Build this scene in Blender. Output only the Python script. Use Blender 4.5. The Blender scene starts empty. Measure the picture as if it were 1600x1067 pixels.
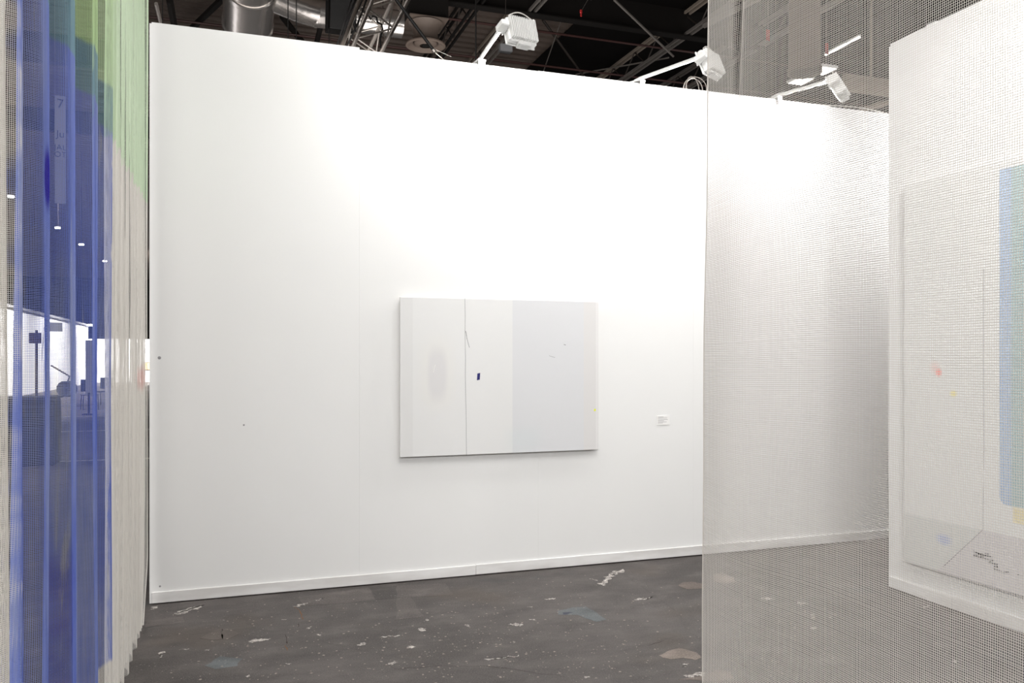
import bpy, math, random
import numpy as np
from mathutils import Vector, Matrix
random.seed(7); rng = np.random.default_rng(7)
C = bpy.context.scene.collection
sc = bpy.context.scene
# ------------------------------------------------------------------ camera, exposure, big lights
EYE = 1.53; YAW = math.radians(19.14); F = 1298.0; HY = 560.0
cs, sn = math.cos(YAW), math.sin(YAW)
cam = bpy.data.cameras.new('camera'); co = bpy.data.objects.new('camera', cam); C.objects.link(co)
co.location = (0, 0, EYE); co.rotation_euler = (math.pi/2, 0, -YAW)
cam.sensor_width = 36; cam.lens = 36*F/1600; cam.shift_y = (HY-533.5)/1600
cam.clip_start = 0.05; cam.clip_end = 300
sc.camera = co
sc.view_settings.view_transform = 'Standard'; sc.view_settings.look = 'None'
sc.view_settings.gamma = 1; sc.view_settings.use_curve_mapping = False
sc.view_settings.exposure = 0.45
w = bpy.data.worlds.new('world'); sc.world = w; w.use_nodes = True
w.node_tree.nodes['Background'].inputs[0].default_value = (0.9, 0.93, 1, 1)
w.node_tree.nodes['Background'].inputs[1].default_value = 0.05

def area(name, loc, aim, sx, sy, power, col=(1, .975, .955), spread=180):
    l = bpy.data.lights.new(name, 'AREA'); l.shape = 'RECTANGLE'; l.size = sx; l.size_y = sy
    l.energy = power; l.color = col; l.spread = math.radians(spread)
    o = bpy.data.objects.new(name, l); C.objects.link(o)
    o.location = loc
    o.rotation_euler = (Vector(aim)-Vector(loc)).to_track_quat('-Z', 'Y').to_euler()
    return o
# hall lamps over the stand and aisles, with unseen fill lights among them
HALL = 1.0
area('hall_lamp_over_stand', (1.6, 1.0, 7.0), (1.6, 1.6, 0), 3.0, 3.0, 215*HALL)
area('fill_light_behind', (-1.6, -4.5, 4.2), (2.2, 2.5, 1.6), 4.0, 1.6, 345*HALL)  # added fill without a fixture, brightens the net and walls from the camera side
area('hall_lamp_left', (-5.0, 3.0, 6.5), (-1, 3.6, 1.5), 3.0, 3.0, 160*HALL)
area('hall_lamp_aisle_left', (-6.0, 14.0, 7.2), (-6, 14, 0), 3, 6, 260*HALL, spread=120)
for k_ in range(4):
    area('hall_lamp_aisle', (-4.6, 26.0+9.5*k_, 7.3), (-8, 27.5+9.5*k_, 1.0), .35, .2, 520*HALL, spread=110)
area('hall_lamp_end', (-3.2, 51.0, 7.3), (-4, 58.6, 1.0), .35, .2, 800*HALL, spread=110)
area('unseen_uplight_right', (12.0, 12.0, 5.0), (12, 14, 8.0), 6, 10, 130*HALL)  # unseen panel facing up at the roof, not a high lamp
area('roof_fill_behind_wall', (2.0, 12.0, 4.0), (2.5, 15.0, 8), 7, 3, 150*HALL)  # added fill hidden by the main wall, lifts the dark roof deck

# ------------------------------------------------------------------ pixel ray -> point in the world on a plane
def ray(px, py):
    k = (px-800)/F; m = (HY-py)/F
    return Vector((cs*k+sn, -sn*k+cs, m))
def onz(px, py, z):
    r = ray(px, py); t = (z-EYE)/r.z; p = r*t; return Vector((p.x, p.y, z))
def ony(px, py, y):
    r = ray(px, py); t = y/r.y; return Vector((r.x*t, y, EYE+r.z*t))
def onx(px, py, x):
    r = ray(px, py); t = x/r.x; return Vector((x, r.y*t, EYE+r.z*t))
def ond(px, py, d):
    r = ray(px, py); return Vector((r.x*d, r.y*d, EYE+r.z*d))

# ------------------------------------------------------------------ materials
def lin(c):
    return tuple(((v/12.92) if v <= .04045 else ((v+.055)/1.055)**2.4) for v in [x/255 for x in c])
class NT:
    def __init__(s, name):
        s.m = bpy.data.materials.new(name); s.m.use_nodes = True
        s.t = s.m.node_tree; s.b = s.t.nodes['Principled BSDF']
        s.tc = s.t.nodes.new('ShaderNodeTexCoord'); s.obj = s.tc.outputs['Object']
        s.geo = s.t.nodes.new('ShaderNodeNewGeometry'); s.pos = s.geo.outputs['Position']
    def put(s, sock, v):
        if hasattr(v, 'is_linked') or hasattr(v, 'links'): s.t.links.new(v, sock)
        else:
            if isinstance(v, (tuple, list)) and len(v) == 3 and len(sock.default_value) == 4: v = (*v, 1)
            sock.default_value = v
    def M(s, op, a, b=0.0, c=None):
        n = s.t.nodes.new('ShaderNodeMath'); n.operation = op
        s.put(n.inputs[0], a); s.put(n.inputs[1], b)
        if c is not None: s.put(n.inputs[2], c)
        return n.outputs[0]
    def sep(s, v):
        n = s.t.nodes.new('ShaderNodeSeparateXYZ'); s.t.links.new(v, n.inputs[0]); return n.outputs
    def scale(s, v, sc_, off=(0, 0, 0)):
        n = s.t.nodes.new('ShaderNodeMapping'); s.t.links.new(v, n.inputs[0])
        n.inputs['Scale'].default_value = sc_; n.inputs['Location'].default_value = off
        return n.outputs[0]
    def noise(s, v, scale=5, detail=3, rough=.5, dist=0):
        n = s.t.nodes.new('ShaderNodeTexNoise'); s.t.links.new(v, n.inputs['Vector'])
        n.inputs['Scale'].default_value = scale; n.inputs['Detail'].default_value = detail
        n.inputs['Roughness'].default_value = rough; n.inputs['Distortion'].default_value = dist
        return n.outputs['Fac']
    def vor(s, v, scale=5, rnd=1, feature='F1'):
        n = s.t.nodes.new('ShaderNodeTexVoronoi'); s.t.links.new(v, n.inputs['Vector'])
        n.feature = feature
        n.inputs['Scale'].default_value = scale; n.inputs['Randomness'].default_value = rnd
        return n.outputs
    def step(s, v, e0, e1, lo=0.0, hi=1.0):
        n = s.t.nodes.new('ShaderNodeMapRange'); n.interpolation_type = 'SMOOTHSTEP'
        s.put(n.inputs[0], v)
        if e0 > e1: e0, e1, lo, hi = e1, e0, hi, lo
        n.inputs[1].default_value = e0; n.inputs[2].default_value = e1
        n.inputs[3].default_value = lo; n.inputs[4].default_value = hi
        return n.outputs[0]
    def band(s, v, a, b, e):     # 1 between a and b, soft edge e
        return s.M('MULTIPLY', s.step(v, a-e, a+e), s.step(v, b+e, b-e))
    def mul(s, *a):
        r = a[0]
        for x in a[1:]: r = s.M('MULTIPLY', r, x)
        return r
    def mix(s, f, a, b):
        n = s.t.nodes.new('ShaderNodeMix'); n.data_type = 'RGBA'
        s.put(n.inputs[0], f); s.put(n.inputs[6], a); s.put(n.inputs[7], b); return n.outputs[2]
    def bump(s, h, st=.2, d=.01):
        n = s.t.nodes.new('ShaderNodeBump'); s.t.links.new(h, n.inputs['Height'])
        n.inputs['Strength'].default_value = st; n.inputs['Distance'].default_value = d
        s.t.links.new(n.outputs[0], s.b.inputs['Normal'])
    def base(s, c): s.put(s.b.inputs['Base Color'], c)
    def set(s, rough=.6, metal=0, spec=.5):
        s.b.inputs['Roughness'].default_value = rough; s.b.inputs['Metallic'].default_value = metal
        s.b.inputs['Specular IOR Level'].default_value = spec
        return s.m
def simple(name, c, rough=.6, metal=0, var=.12, scale=12, spec=.5, bump=0):
    n = NT(name); c = lin(c)
    f = n.noise(n.obj, scale, 3)
    n.base(n.mix(f, tuple(v*(1-var) for v in c), tuple(min(1, v*(1+var)) for v in c)))
    if bump: n.bump(n.noise(n.obj, scale*8, 2), bump, .003)
    return n.set(rough, metal, spec)
MT = {}
MT['wall'] = None
n = NT('white_wall_paint')
f1 = n.noise(n.obj, .8, 3); f2 = n.noise(n.obj, 90, 2)
n.base(n.mix(f1, (.80, .80, .79), (.84, .84, .832))); n.bump(f2, .05, .002); MT['wall'] = n.set(.75, 0, .25)
n = NT('white_skirting_paint')
f1 = n.noise(n.scale(n.obj, (1.2, 1.2, 6)), 2, 4)
n.base(n.mix(n.step(f1, .35, .7), (.68, .665, .65), (.82, .815, .805))); MT['skirt'] = n.set(.45, 0, .4)
n = NT('wall_core'); n.base(n.mix(n.noise(n.obj, 20, 2), (.52, .48, .43), (.62, .58, .53))); MT['core'] = n.set(.8)

def floor_mat(name, gain=1.0, tint=(1, 1, 1)):
    n = NT(name); p = n.pos
    big = n.noise(p, .7, 5, .6); mid = n.noise(n.scale(p, (1, 1.6, 1)), 3.5, 6, .65); fine = n.noise(p, 140, 3, .7)
    a = tuple(.047*gain*t*q for t, q in zip(tint, (.98, .85, .80))); b = tuple(.088*gain*t*q for t, q in zip(tint, (.96, .85, .80)))
    c = n.mix(n.step(big, .35, .68), a, b)
    c = n.mix(n.mul(n.step(mid, .48, .72), .6), c, tuple(v*1.5 for v in b))
    c = n.mix(n.mul(n.step(mid, .52, .28), .7), c, tuple(v*.6 for v in a))
    c = n.mix(n.mul(n.step(fine, .42, .68), .5), c, tuple(v*1.9 for v in b))
    # brown rust-like tinge and faint grease-blue zones
    c = n.mix(n.mul(n.step(n.noise(n.scale(p, (1, 1, 1), (9, 3, 0)), 1.3, 3), .58, .72), .35), c, (.085, .064, .046))
    c = n.mix(n.mul(n.step(n.noise(n.scale(p, (1, 1, 1), (2, 13, 0)), 1.7, 3), .62, .72), .30), c, (.055, .065, .070))
    # scratches, grit and tiny paint spots
    sc1 = n.noise(n.scale(p, (2.2, 34, 1)), 1.6, 4, .7, .6)
    c = n.mix(n.mul(n.step(sc1, .66, .78), .35), c, (.24, .22, .20))
    v = n.vor(p, 38)
    msk = n.mul(n.step(v[0], .20, .10), n.step(n.noise(p, 2.1, 4, .7), .52, .64))
    c = n.mix(n.mul(msk, .6), c, (.36, .33, .30))
    v2 = n.vor(n.scale(p, (1, 1, 1), (4, 4, 0)), 95)
    c = n.mix(n.mul(n.step(v2[0], .18, .08), n.step(n.noise(p, 3.7, 3, .7), .5, .62), .6), c, (.42, .39, .36))
    ck = n.vor(n.scale(p, (1, 1, 1), (1, 7, 0)), .55, 1, 'DISTANCE_TO_EDGE')
    n2 = n.step(n.M('ADD', ck[0], n.M('MULTIPLY', n.M('SUBTRACT', n.noise(p, 9, 5, .7), .5), .05)), .004, .0)
    c = n.mix(n.mul(n2, .22), c, (.03, .026, .024))
    n.base(c)
    n.bump(n.M('ADD', fine, n.M('MULTIPLY', mid, 2.0)), .25, .004)
    return n.set(.58, 0, .35)
MT['floor'] = floor_mat('worn_dark_concrete')
MT['floor_light'] = floor_mat('worn_concrete_dusty', 1.32, (1, .99, .98))
MT['floor_dark'] = floor_mat('worn_concrete_dark', .78)
MT['floor_blue'] = floor_mat('worn_concrete_bluish', 1.5, (.80, 1.0, 1.1))
MT['floor_beige'] = floor_mat('bare_screed_beige', 2.4, (1.05, .98, .90))
MT['floor_brown'] = floor_mat('bare_screed_brown', 1.75, (1.05, .96, .88))
n = NT('chipped_white_paint')
f = n.noise(n.scale(n.pos, (1, 2.2, 1)), 42, 5, .75, .8)
n.base(n.mix(n.step(f, .44, .56), (.13, .115, .105), (.60, .56, .52))); n.bump(f, .3, .002); MT['flake'] = n.set(.75)
MT['flake_grey'] = simple('dusty_paint', (150, 140, 132), .8, 0, .3, 60)
MT['crack'] = simple('dark_crack', (48, 40, 36), .9, 0, .2, 40)
MT['rust'] = simple('rusty_crack', (118, 84, 56), .9, 0, .2, 40)
MT['net'] = simple('white_net_thread', (216, 211, 204), .7, 0, .05, 4, .25)
MT['canvas'] = simple('canvas_edge', (205, 205, 203), .8, 0, .04, 30, .2)
MT['lamp_white'] = simple('white_enamel', (240, 240, 238), .35, 0, .03, 5, .5)
MT['lamp_grey'] = simple('grey_enamel', (200, 200, 198), .4, 0, .04, 5, .5)
n = NT('lamp_glass_lit'); n.base((1, 1, 1)); n.b.inputs['Emission Color'].default_value = (1, .97, .93, 1); n.b.inputs['Emission Strength'].default_value = 12; MT['lit'] = n.set(.3)
n = NT('diffuser_lit'); n.base((1, 1, 1)); n.b.inputs['Emission Color'].default_value = (1, .96, .9, 1); n.b.inputs['Emission Strength'].default_value = 1.6; MT['lit_soft'] = n.set(.3)
n = NT('ceiling_steel_deck'); n.base(n.mix(n.noise(n.pos, 1.1, 4), (.075, .055, .045), (.125, .095, .078))); MT['deck'] = n.set(.6, .0, .4)
MT['black'] = simple('matt_black', (22, 19, 17), .85, 0, .2, 3, .2)
MT['drape'] = simple('black_drape', (14, 12, 11), .95, 0, .2, 3, .1)
MT['dark_steel'] = simple('dark_steel', (60, 53, 48), .5, .4, .2, 3)
MT['grey_steel'] = simple('grey_steel', (150, 143, 137), .4, .6, .15, 3)
MT['alu'] = simple('brushed_aluminium', (214, 205, 196), .32, .75, .12, 9)
n = NT('galvanised_duct'); f = n.noise(n.scale(n.obj, (1, 1, 1)), 3, 4)
n.base(n.mix(f, (.50, .46, .43), (.72, .68, .65))); n.bump(n.noise(n.obj, 6, 3), .15, .02); MT['duct'] = n.set(.22, .9)
MT['diffuser'] = simple('painted_diffuser', (104, 91, 82), .6, .1, .1, 3)
MT['beige_steel'] = simple('beige_steel', (140, 128, 116), .6, .1, .1, 3)
MT['red_pipe'] = simple('dark_red_pipe', (58, 30, 26), .5, 0, .2, 3)
MT['red'] = simple('red_plastic', (190, 40, 40), .5, 0, .1, 5)
MT['cable'] = simple('black_cable', (26, 24, 23), .6, 0, .1, 5)
MT['white_cable'] = simple('white_cable', (200, 196, 190), .5, 0, .1, 5)
MT['pencil'] = simple('graphite', (84, 84, 88), .8, 0, .2, 90)
MT['ink'] = simple('black_ink', (32, 30, 34), .7, 0, .1, 30)
MT['navy'] = simple('navy_paint', (32, 30, 104), .6, 0, .1, 60)
MT['yellow'] = simple('yellow_paint', (226, 232, 60), .6, 0, .1, 60)
MT['pink'] = simple('pink_paint', (235, 120, 110), .6, 0, .1, 60)
MT['paper'] = simple('white_paper', (240, 239, 237), .7, 0, .02, 60)
MT['ink_grey'] = simple('grey_print', (150, 148, 150), .7, 0, .05, 60)
MT['sign_grey'] = simple('grey_sign', (138, 137, 136), .6, 0, .05, 4)
MT['sign_dark'] = simple('dark_grey_sign', (128, 128, 130), .6, 0, .05, 4)
MT['desk_blue'] = simple('dark_blue_laminate', (40, 44, 62), .5, 0, .15, 4)
MT['wood'] = simple('light_wood_frame', (196, 168, 130), .5, 0, .1, 8)
MT['booth'] = simple('far_white_panel', (236, 236, 238), .7, 0, .03, 1, .2)
MT['tape'] = simple('white_floor_tape', (190, 186, 180), .6, 0, .1, 20)
MT['dark_chair'] = simple('dark_chair_plastic', (40, 40, 44), .5, 0, .1, 8)

# ------------------------------------------------------------------ mesh helpers
class MB:
    def __init__(s): s.v = []; s.f = []
    def raw(s, vs, fs):
        o = len(s.v); s.v += [tuple(v) for v in vs]; s.f += [tuple(i+o for i in f) for f in fs]; return s
    def box(s, c, d, R=None, bev=0):
        hx, hy, hz = d[0]/2, d[1]/2, d[2]/2; c = Vector(c)
        if bev <= 0:
            vs = [Vector((x*hx, y*hy, z*hz)) for x in (-1, 1) for y in (-1, 1) for z in (-1, 1)]
            fs = [(0, 1, 3, 2), (4, 6, 7, 5), (0, 4, 5, 1), (2, 3, 7, 6), (0, 2, 6, 4), (1, 5, 7, 3)]
        else:      # box chamfered on its vertical (local z) edges and top/bottom rims
            b = bev
            ring = [(-hx+b, -hy), (hx-b, -hy), (hx, -hy+b), (hx, hy-b), (hx-b, hy), (-hx+b, hy), (-hx, hy-b), (-hx, -hy+b)]
            inn = [(x*(hx-b)/hx, y*(hy-b)/hy) for x, y in ring]
            vs = [Vector((x, y, -hz)) for x, y in inn]+[Vector((x, y, -hz+b)) for x, y in ring]+[Vector((x, y, hz-b)) for x, y in ring]+[Vector((x, y, hz)) for x, y in inn]
            fs = [tuple(range(7, -1, -1)), tuple(range(24, 32))]
            for k in range(3):
                for i in range(8):
                    j = (i+1) % 8; fs.append((k*8+i, k*8+j, k*8+8+j, k*8+8+i))
        if R is not None: vs = [R @ v for v in vs]
        return s.raw([v+c for v in vs], fs)
    def tube(s, pts, r, n=8, closed=False, cap=True):
        pts = [Vector(p) for p in pts]; m = len(pts); o = []; up = None
        rr = r if isinstance(r, (list, tuple)) else [r]*m
        for i, p in enumerate(pts):
            a = pts[(i-1) % m] if (closed or i > 0) else pts[i]; b = pts[(i+1) % m] if (closed or i < m-1) else pts[i]
            t = (b-a).normalized()
            if up is None: up = t.orthogonal().normalized()
            up = (up-t*up.dot(t)).normalized(); s2 = t.cross(up)
            o += [p+(up*math.cos(2*math.pi*k/n)+s2*math.sin(2*math.pi*k/n))*rr[i] for k in range(n)]
        fs = []
        for i in range(m if closed else m-1):
            j = (i+1) % m
            for k in range(n):
                l = (k+1) % n; fs.append((i*n+k, i*n+l, j*n+l, j*n+k))
        if cap and not closed: fs += [tuple(range(n-1, -1, -1)), tuple(range((m-1)*n, m*n))]
        return s.raw(o, fs)
    def lathe(s, prof, c, n=32, axis=None):       # prof (r, h) rotated about z, placed at c
        vs = []; c = Vector(c); m = len(prof)
        for r, h in prof:
            for k in range(n):
                a = 2*math.pi*k/n; v = Vector((r*math.cos(a), r*math.sin(a), h))
                if axis is not None: v = axis @ v
                vs.append(v+c)
        fs = [(i*n+k, i*n+(k+1) % n, (i+1)*n+(k+1) % n, (i+1)*n+k) for i in range(m-1) for k in range(n)]
        return s.raw(vs, fs)
    def poly(s, pts, z0, z1):                    # flat polygon prism in xy
        m = len(pts)
        return s.raw([(p[0], p[1], z0) for p in pts]+[(p[0], p[1], z1) for p in pts],
                     [tuple(range(m-1, -1, -1)), tuple(range(m, 2*m))]+[(i, (i+1) % m, m+(i+1) % m, m+i) for i in range(m)])
    def build(s, name, mat, parent=None, smooth=False, origin=None):
        me = bpy.data.meshes.new(name)
        org = Vector(origin) if origin is not None else (parent.matrix_world.translation.copy() if False else Vector((0, 0, 0)))
        me.from_pydata([tuple(Vector(v)-org) for v in s.v], [], s.f); me.update()
        me.materials.append(mat)
        if smooth:
            me.polygons.foreach_set('use_smooth', [True]*len(me.polygons))
            try: me.set_sharp_from_angle(angle=math.radians(35))
            except Exception: pass
        o = bpy.data.objects.new(name, me); C.objects.link(o); o.location = org
        if parent is not None:
            o.parent = parent; o.matrix_parent_inverse = Matrix.Translation(-parent_org(parent))
        return o
ORG = {}
def parent_org(p):
    v = Vector(p.location)
    if p.parent is not None and p.name in ORG: v = ORG[p.name]
    return v
def tag(o, label=None, cat=None, group=None, kind=None):
    if label: o['label'] = label
    if cat: o['category'] = cat
    if group: o['group'] = group
    if kind: o['kind'] = kind
    return o
def thing(name, loc, label, cat, group=None):
    o = bpy.data.objects.new(name, None); C.objects.link(o); o.location = loc; o.empty_display_size = .1
    return tag(o, label, cat, group)
def part(mb, name, mat, parent, smooth=False):
    # vertices are given in world space; kept so that the part sits where it was drawn
    me_o = mb.build(name, mat, None, smooth)
    me_o.parent = parent
    inv = Matrix.Identity(4); q = parent; loc = Vector((0, 0, 0))
    while q is not None: loc += Vector(q.location); q = q.parent
    me_o.data.transform(Matrix.Translation(-loc))
    return me_o
def struct(mb, name, mat, parent=None, smooth=False):
    if parent is not None: return part(mb, name, mat, parent, smooth)
    return tag(mb.build(name, mat, None, smooth), kind='structure')

# ------------------------------------------------------------------ the hall shell
WY = 5.62; WH = 3.62; WX0 = -0.424; WX1 = 7.29; RX = 4.21; RV = 4.419
X0, X1, Y0, Y1, CZ = -26, 34, -22, 74, 8.0
floor = struct(MB().box(((X0+X1)/2, (Y0+Y1)/2, -.1), (X1-X0, Y1-Y0, .2)), 'floor', MT['floor'])
mb = MB(); P = .27; prof = []
y = Y0
while y < Y1:
    prof += [(y, CZ), (y+P*.42, CZ), (y+P*.5, CZ+.07), (y+P*.92, CZ+.07)]; y += P
m_ = len(prof)
mb.raw([(X0, a, b) for a, b in prof]+[(X1, a, b) for a, b in prof], [(i, i+1, m_+i+1, m_+i) for i in range(m_-1)])
struct(mb, 'ceiling', MT['deck'])
struct(MB().box(((X0+X1)/2, Y1+.1, CZ/2), (X1-X0, .2, CZ+.2)), 'wall_far', MT['black'])
struct(MB().box(((X0+X1)/2, Y0-.1, CZ/2), (X1-X0, .2, CZ+.2)), 'wall_near', MT['sign_dark'])
struct(MB().box((X0-.1, (Y0+Y1)/2, CZ/2), (.2, Y1-Y0, CZ+.2)), 'wall_hall_left', MT['black'])
struct(MB().box((X1+.1, (Y0+Y1)/2, CZ/2), (.2, Y1-Y0, CZ+.2)), 'wall_hall_right', MT['black'])

# main partition of butted panels on a timber core
wb = struct(MB().box(((WX0+WX1)/2, WY+.055, WH/2-.02), (WX1-WX0-.02, .07, WH-.06)), 'wall_back', MT['core'])
pw = (0.864-WX0); xs = [WX0+pw*i for i in range(7)]; xs[-1] = WX1
for i in range(6):
    h = WH - (.0 if i == 0 else .008 + .003*((i*5) % 3))
    a, b = xs[i]+(.0002 if i else 0), xs[i+1]-.0002
    part(MB().box(((a+b)/2, WY+.009+(.0003 if i == 0 else 0), h/2+.006), (b-a, .018, h-.006)), 'wall_panel', MT['wall'], wb)
    part(MB().box(((a+b)/2, WY+.101, h/2+.006), (b-a, .018, h-.006)), 'wall_panel', MT['wall'], wb)
part(MB().box((WX0-.006, WY+.055, WH/2), (.012, .11, WH-.01)), 'end_trim', MT['wall'], wb)
# skirting in two lengths that meet at the visible joint
bb = None
jx = ony(743, 890, WY).x
bb = struct(MB().box(((WX0+jx)/2, WY-.006, .041), (jx-WX0-.001, .012, .070), bev=.003), 'baseboard_back', MT['skirt'])
part(MB().box(((jx+WX1)/2, WY-.006, .043), (WX1-jx-.001, .012, .072), bev=.003), 'baseboard_length', MT['skirt'], bb)
# right partition (free end towards the passage)
wr = struct(MB().box((RX+.055, (RV-2.6)/2, WH/2), (.07, RV+2.6-.02, WH-.06)), 'wall_right', MT['core'])
ye = [RV, RV-1.24, RV-2.48, RV-3.72, RV-4.96, -2.6]
for i in range(5):
    h = WH+.01-.006*(i % 2)
    a, b = ye[i+1]+.0002, ye[i]-(.0002 if i else 0)
    part(MB().box((RX+.009, (a+b)/2, h/2+.006), (.018, b-a, h-.006)), 'wall_panel', MT['wall'], wr)
    part(MB().box((RX+.101, (a+b)/2, h/2+.006), (.018, b-a, h-.006)), 'wall_panel', MT['wall'], wr)
part(MB().box((RX+.055, RV+.006, WH/2), (.11, .012, WH-.01)), 'end_trim', MT['wall'], wr)
struct(MB().box((RX-.006, (RV-2.6)/2, .041), (.012, RV+2.6, .076), bev=.003), 'baseboard_right', MT['skirt'])

# screws and filled holes on the main wall
for px, py, r in ((249, 559, .010), (250, 916, .006), (437, 910, .006), (381, 664, .006)):
    p = ony(px, py, WY)
    R = Matrix.Rotation(math.pi/2, 3, 'X')
    part(MB().lathe([(0.0001, .0012), (r*.6, .0012), (r, .0006), (r, -.002)], (p.x, WY, p.z), 12, R), 'filled_screw_hole', MT['ink_grey'], wb)

# ------------------------------------------------------------------ marks on the floor (real chips and patches, 0.5-1 mm proud)
def jag(pts, amt, sub=3):
    out = []; m = len(pts)
    for i in range(m):
        a, b = Vector(pts[i][:2]), Vector(pts[(i+1) % m][:2]); d = (b-a)
        for k in range(sub):
            q = a+d*(k/sub); nrm = Vector((-d.y, d.x)); 
            out.append(q+nrm*random.uniform(-amt, amt))
    return out
def fmark(name, pix, mat, z=.0008, amt=.12, label=None, sub=3):
    pts = [onz(px, py, 0) for px, py in pix]
    o = part(MB().poly(jag(pts, amt, sub), -.002, z), name, MT[mat], floor)
    if label: o['label'] = label
    return o
def cr(o, sx, sy, pts): return [(o[0]+x/sx, o[1]+y/sy) for x, y in pts]
A = (200, 850); sA = 3.636      # crop used while measuring the left floor
def fa(pts): return cr(A, sA, sA, pts)
B = (620, 840); sB = 3.2
def fb(pts): return cr(B, sB, sB, pts)
fmark('floor_patch', fa([(960, 300), (1370, 247), (1405, 316), (1240, 335), (1000, 350)]), 'floor_light', .0005, .02)
fmark('floor_patch', fa([(110, 435), (310, 412), (320, 445), (90, 475)]), 'floor_light', .0005, .03)
fmark('floor_patch', fa([(1375, 247), (1600, 232), (1600, 300), (1405, 318)]), 'floor_dark', .0004, .02)
fmark('floor_patch', fb([(0, 240), (240, 228), (285, 285), (0, 300)]), 'floor_light', .0005, .02)
fmark('floor_patch', fb([(0, 302), (70, 292), (140, 395), (0, 410)]), 'floor_light', .0004, .03)
fmark('bare_patch', fa([(410, 535), (470, 500), (530, 478), (538, 540), (470, 545)]), 'floor_light', .0008, .06, 'grey bare patch left of a crack')
fmark('bare_patch', fa([(548, 478), (600, 488), (632, 512), (560, 545), (535, 538)]), 'floor_light', .0008, .06, 'grey bare patch right of a crack')
fmark('bare_patch', fb([(1313, 590), (1345, 573), (1375, 560), (1410, 553), (1450, 560), (1500, 575), (1522, 600), (1495, 612), (1430, 600), (1370, 607), (1330, 600)]), 'floor_beige', .001, .05, 'beige patch of bare screed')
fmark('bare_patch', fb([(1405, 238), (1430, 222), (1480, 220), (1540, 232), (1550, 255), (1450, 258)]), 'floor_brown', .001, .06, 'brownish bare patch with crack')
fmark('bare_patch', [(1115, 897), (1128, 894), (1146, 903), (1151, 909), (1135, 912), (1118, 909)], 'floor_beige', .001, .06)
fmark('bare_patch', [(1104, 1053), (1120, 1046), (1140, 1050), (1146, 1060), (1125, 1064), (1060, 1062)], 'floor_brown', .001, .06)
fmark('paint_smear', fb([(800, 365), (880, 350), (940, 346), (1000, 375), (1050, 410), (1000, 420), (950, 405), (900, 385), (810, 385)]), 'floor_blue', .0007, .05, 'bluish smear')
fmark('paint_smear', fb([(830, 374), (880, 372), (850, 384), (832, 385)]), 'desk_blue', .0009, .05, 'small blue dab')
fmark('paint_smear', fa([(440, 690), (520, 640), (650, 650), (620, 690), (500, 710)]), 'floor_blue', .0005, .06)
# white chips and scratches
wh = [fb([(1005, 235), (1030, 215), (1050, 190), (1085, 170), (1100, 172), (1075, 200), (1050, 225), (1040, 250)]),
      fb([(1080, 182), (1135, 152), (1132, 160), (1095, 190)]), fb([(1050, 178), (1100, 163), (1085, 178)]),
      fb([(960, 205), (1005, 212), (1000, 218)]), fb([(1185, 312), (1215, 304), (1290, 296), (1220, 312)]),
      fb([(550, 433), (590, 427), (635, 433), (620, 443), (580, 442)]), fb([(105, 455), (125, 448), (148, 455), (135, 472), (118, 468)]),
      fb([(425, 612), (520, 598), (625, 584), (560, 600), (470, 612)]), fb([(660, 408), (690, 406), (698, 418), (680, 414)]),
      fb([(340, 434), (352, 432), (368, 446), (356, 448)]), fb([(50, 548), (80, 538), (92, 545), (70, 556)]),
      fb([(935, 694), (960, 690), (965, 697), (940, 704)]), fb([(145, 405), (155, 404), (160, 417), (152, 418)]),
      fb([(580, 518), (594, 520), (590, 527), (582, 526)]), fb([(735, 305), (800, 300), (790, 308), (745, 310)]), fb([(650, 345), (680, 344), (675, 349)]),
      fb([(1440, 697), (1548, 672), (1545, 690), (1460, 702)]), fb([(1420, 632), (1460, 628), (1450, 637)]), fb([(1415, 645), (1450, 640), (1440, 650)]),
      fa([(240, 408), (300, 385), (350, 372), (395, 350), (440, 338), (400, 362), (340, 390), (280, 406)]),
      fa([(270, 392), (330, 368), (385, 347), (350, 378)]), fa([(130, 375), (140, 355), (175, 350), (150, 372)]),
      fa([(680, 555), (710, 540), (770, 537), (812, 536), (770, 552), (715, 562)]),
      fa([(940, 358), (985, 338), (1045, 326), (1010, 342), (960, 358)]), fa([(1065, 322), (1115, 305), (1090, 322)]),
      fa([(1005, 485), (1042, 466), (1030, 482)]), fa([(1070, 513), (1098, 514), (1090, 521)]),
      fa([(1420, 530), (1480, 520), (1555, 516), (1490, 527), (1430, 534)]), fa([(1300, 575), (1340, 556), (1360, 564), (1320, 580)]),
      fa([(184, 610), (196, 608), (202, 645), (192, 650)]), fa([(435, 603), (468, 598), (455, 607)]), fa([(285, 600), (350, 594), (345, 601)]),
      fa([(870, 428), (900, 428), (890, 433)]), fa([(1475, 680), (1510, 660), (1530, 670), (1500, 690)]),
      fa([(525, 430), (552, 431), (540, 436)]), fa([(890, 680), (930, 678), (915, 684)]), fa([(668, 752), (690, 742), (696, 752), (680, 758)]),
      [(1188, 934), (1200, 932), (1212, 936), (1200, 938)], [(1245, 941), (1262, 943), (1250, 944)], [(1267, 958), (1275, 958), (1274, 969), (1269, 969)],
      [(1265, 981), (1276, 980), (1272, 983)], [(1293, 964), (1299, 964), (1296, 967)], [(1440, 948), (1453, 946), (1448, 950)], [(1487, 1033), (1494, 1031), (1492, 1036)],
      [(1371, 839), (1390, 833), (1396, 838), (1380, 840)], [(1350, 845), (1362, 844), (1357, 847)]]
for q in wh:
    cx_ = sum(a for a, b in q)/len(q); cy_ = sum(b for a, b in q)/len(q)
    q = [(cx_+(a-cx_)*.92, cy_+(b-cy_)*.80) for a, b in q]
    fmark('paint_chip', q, 'flake', .0012, .20, None, 5)
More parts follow.
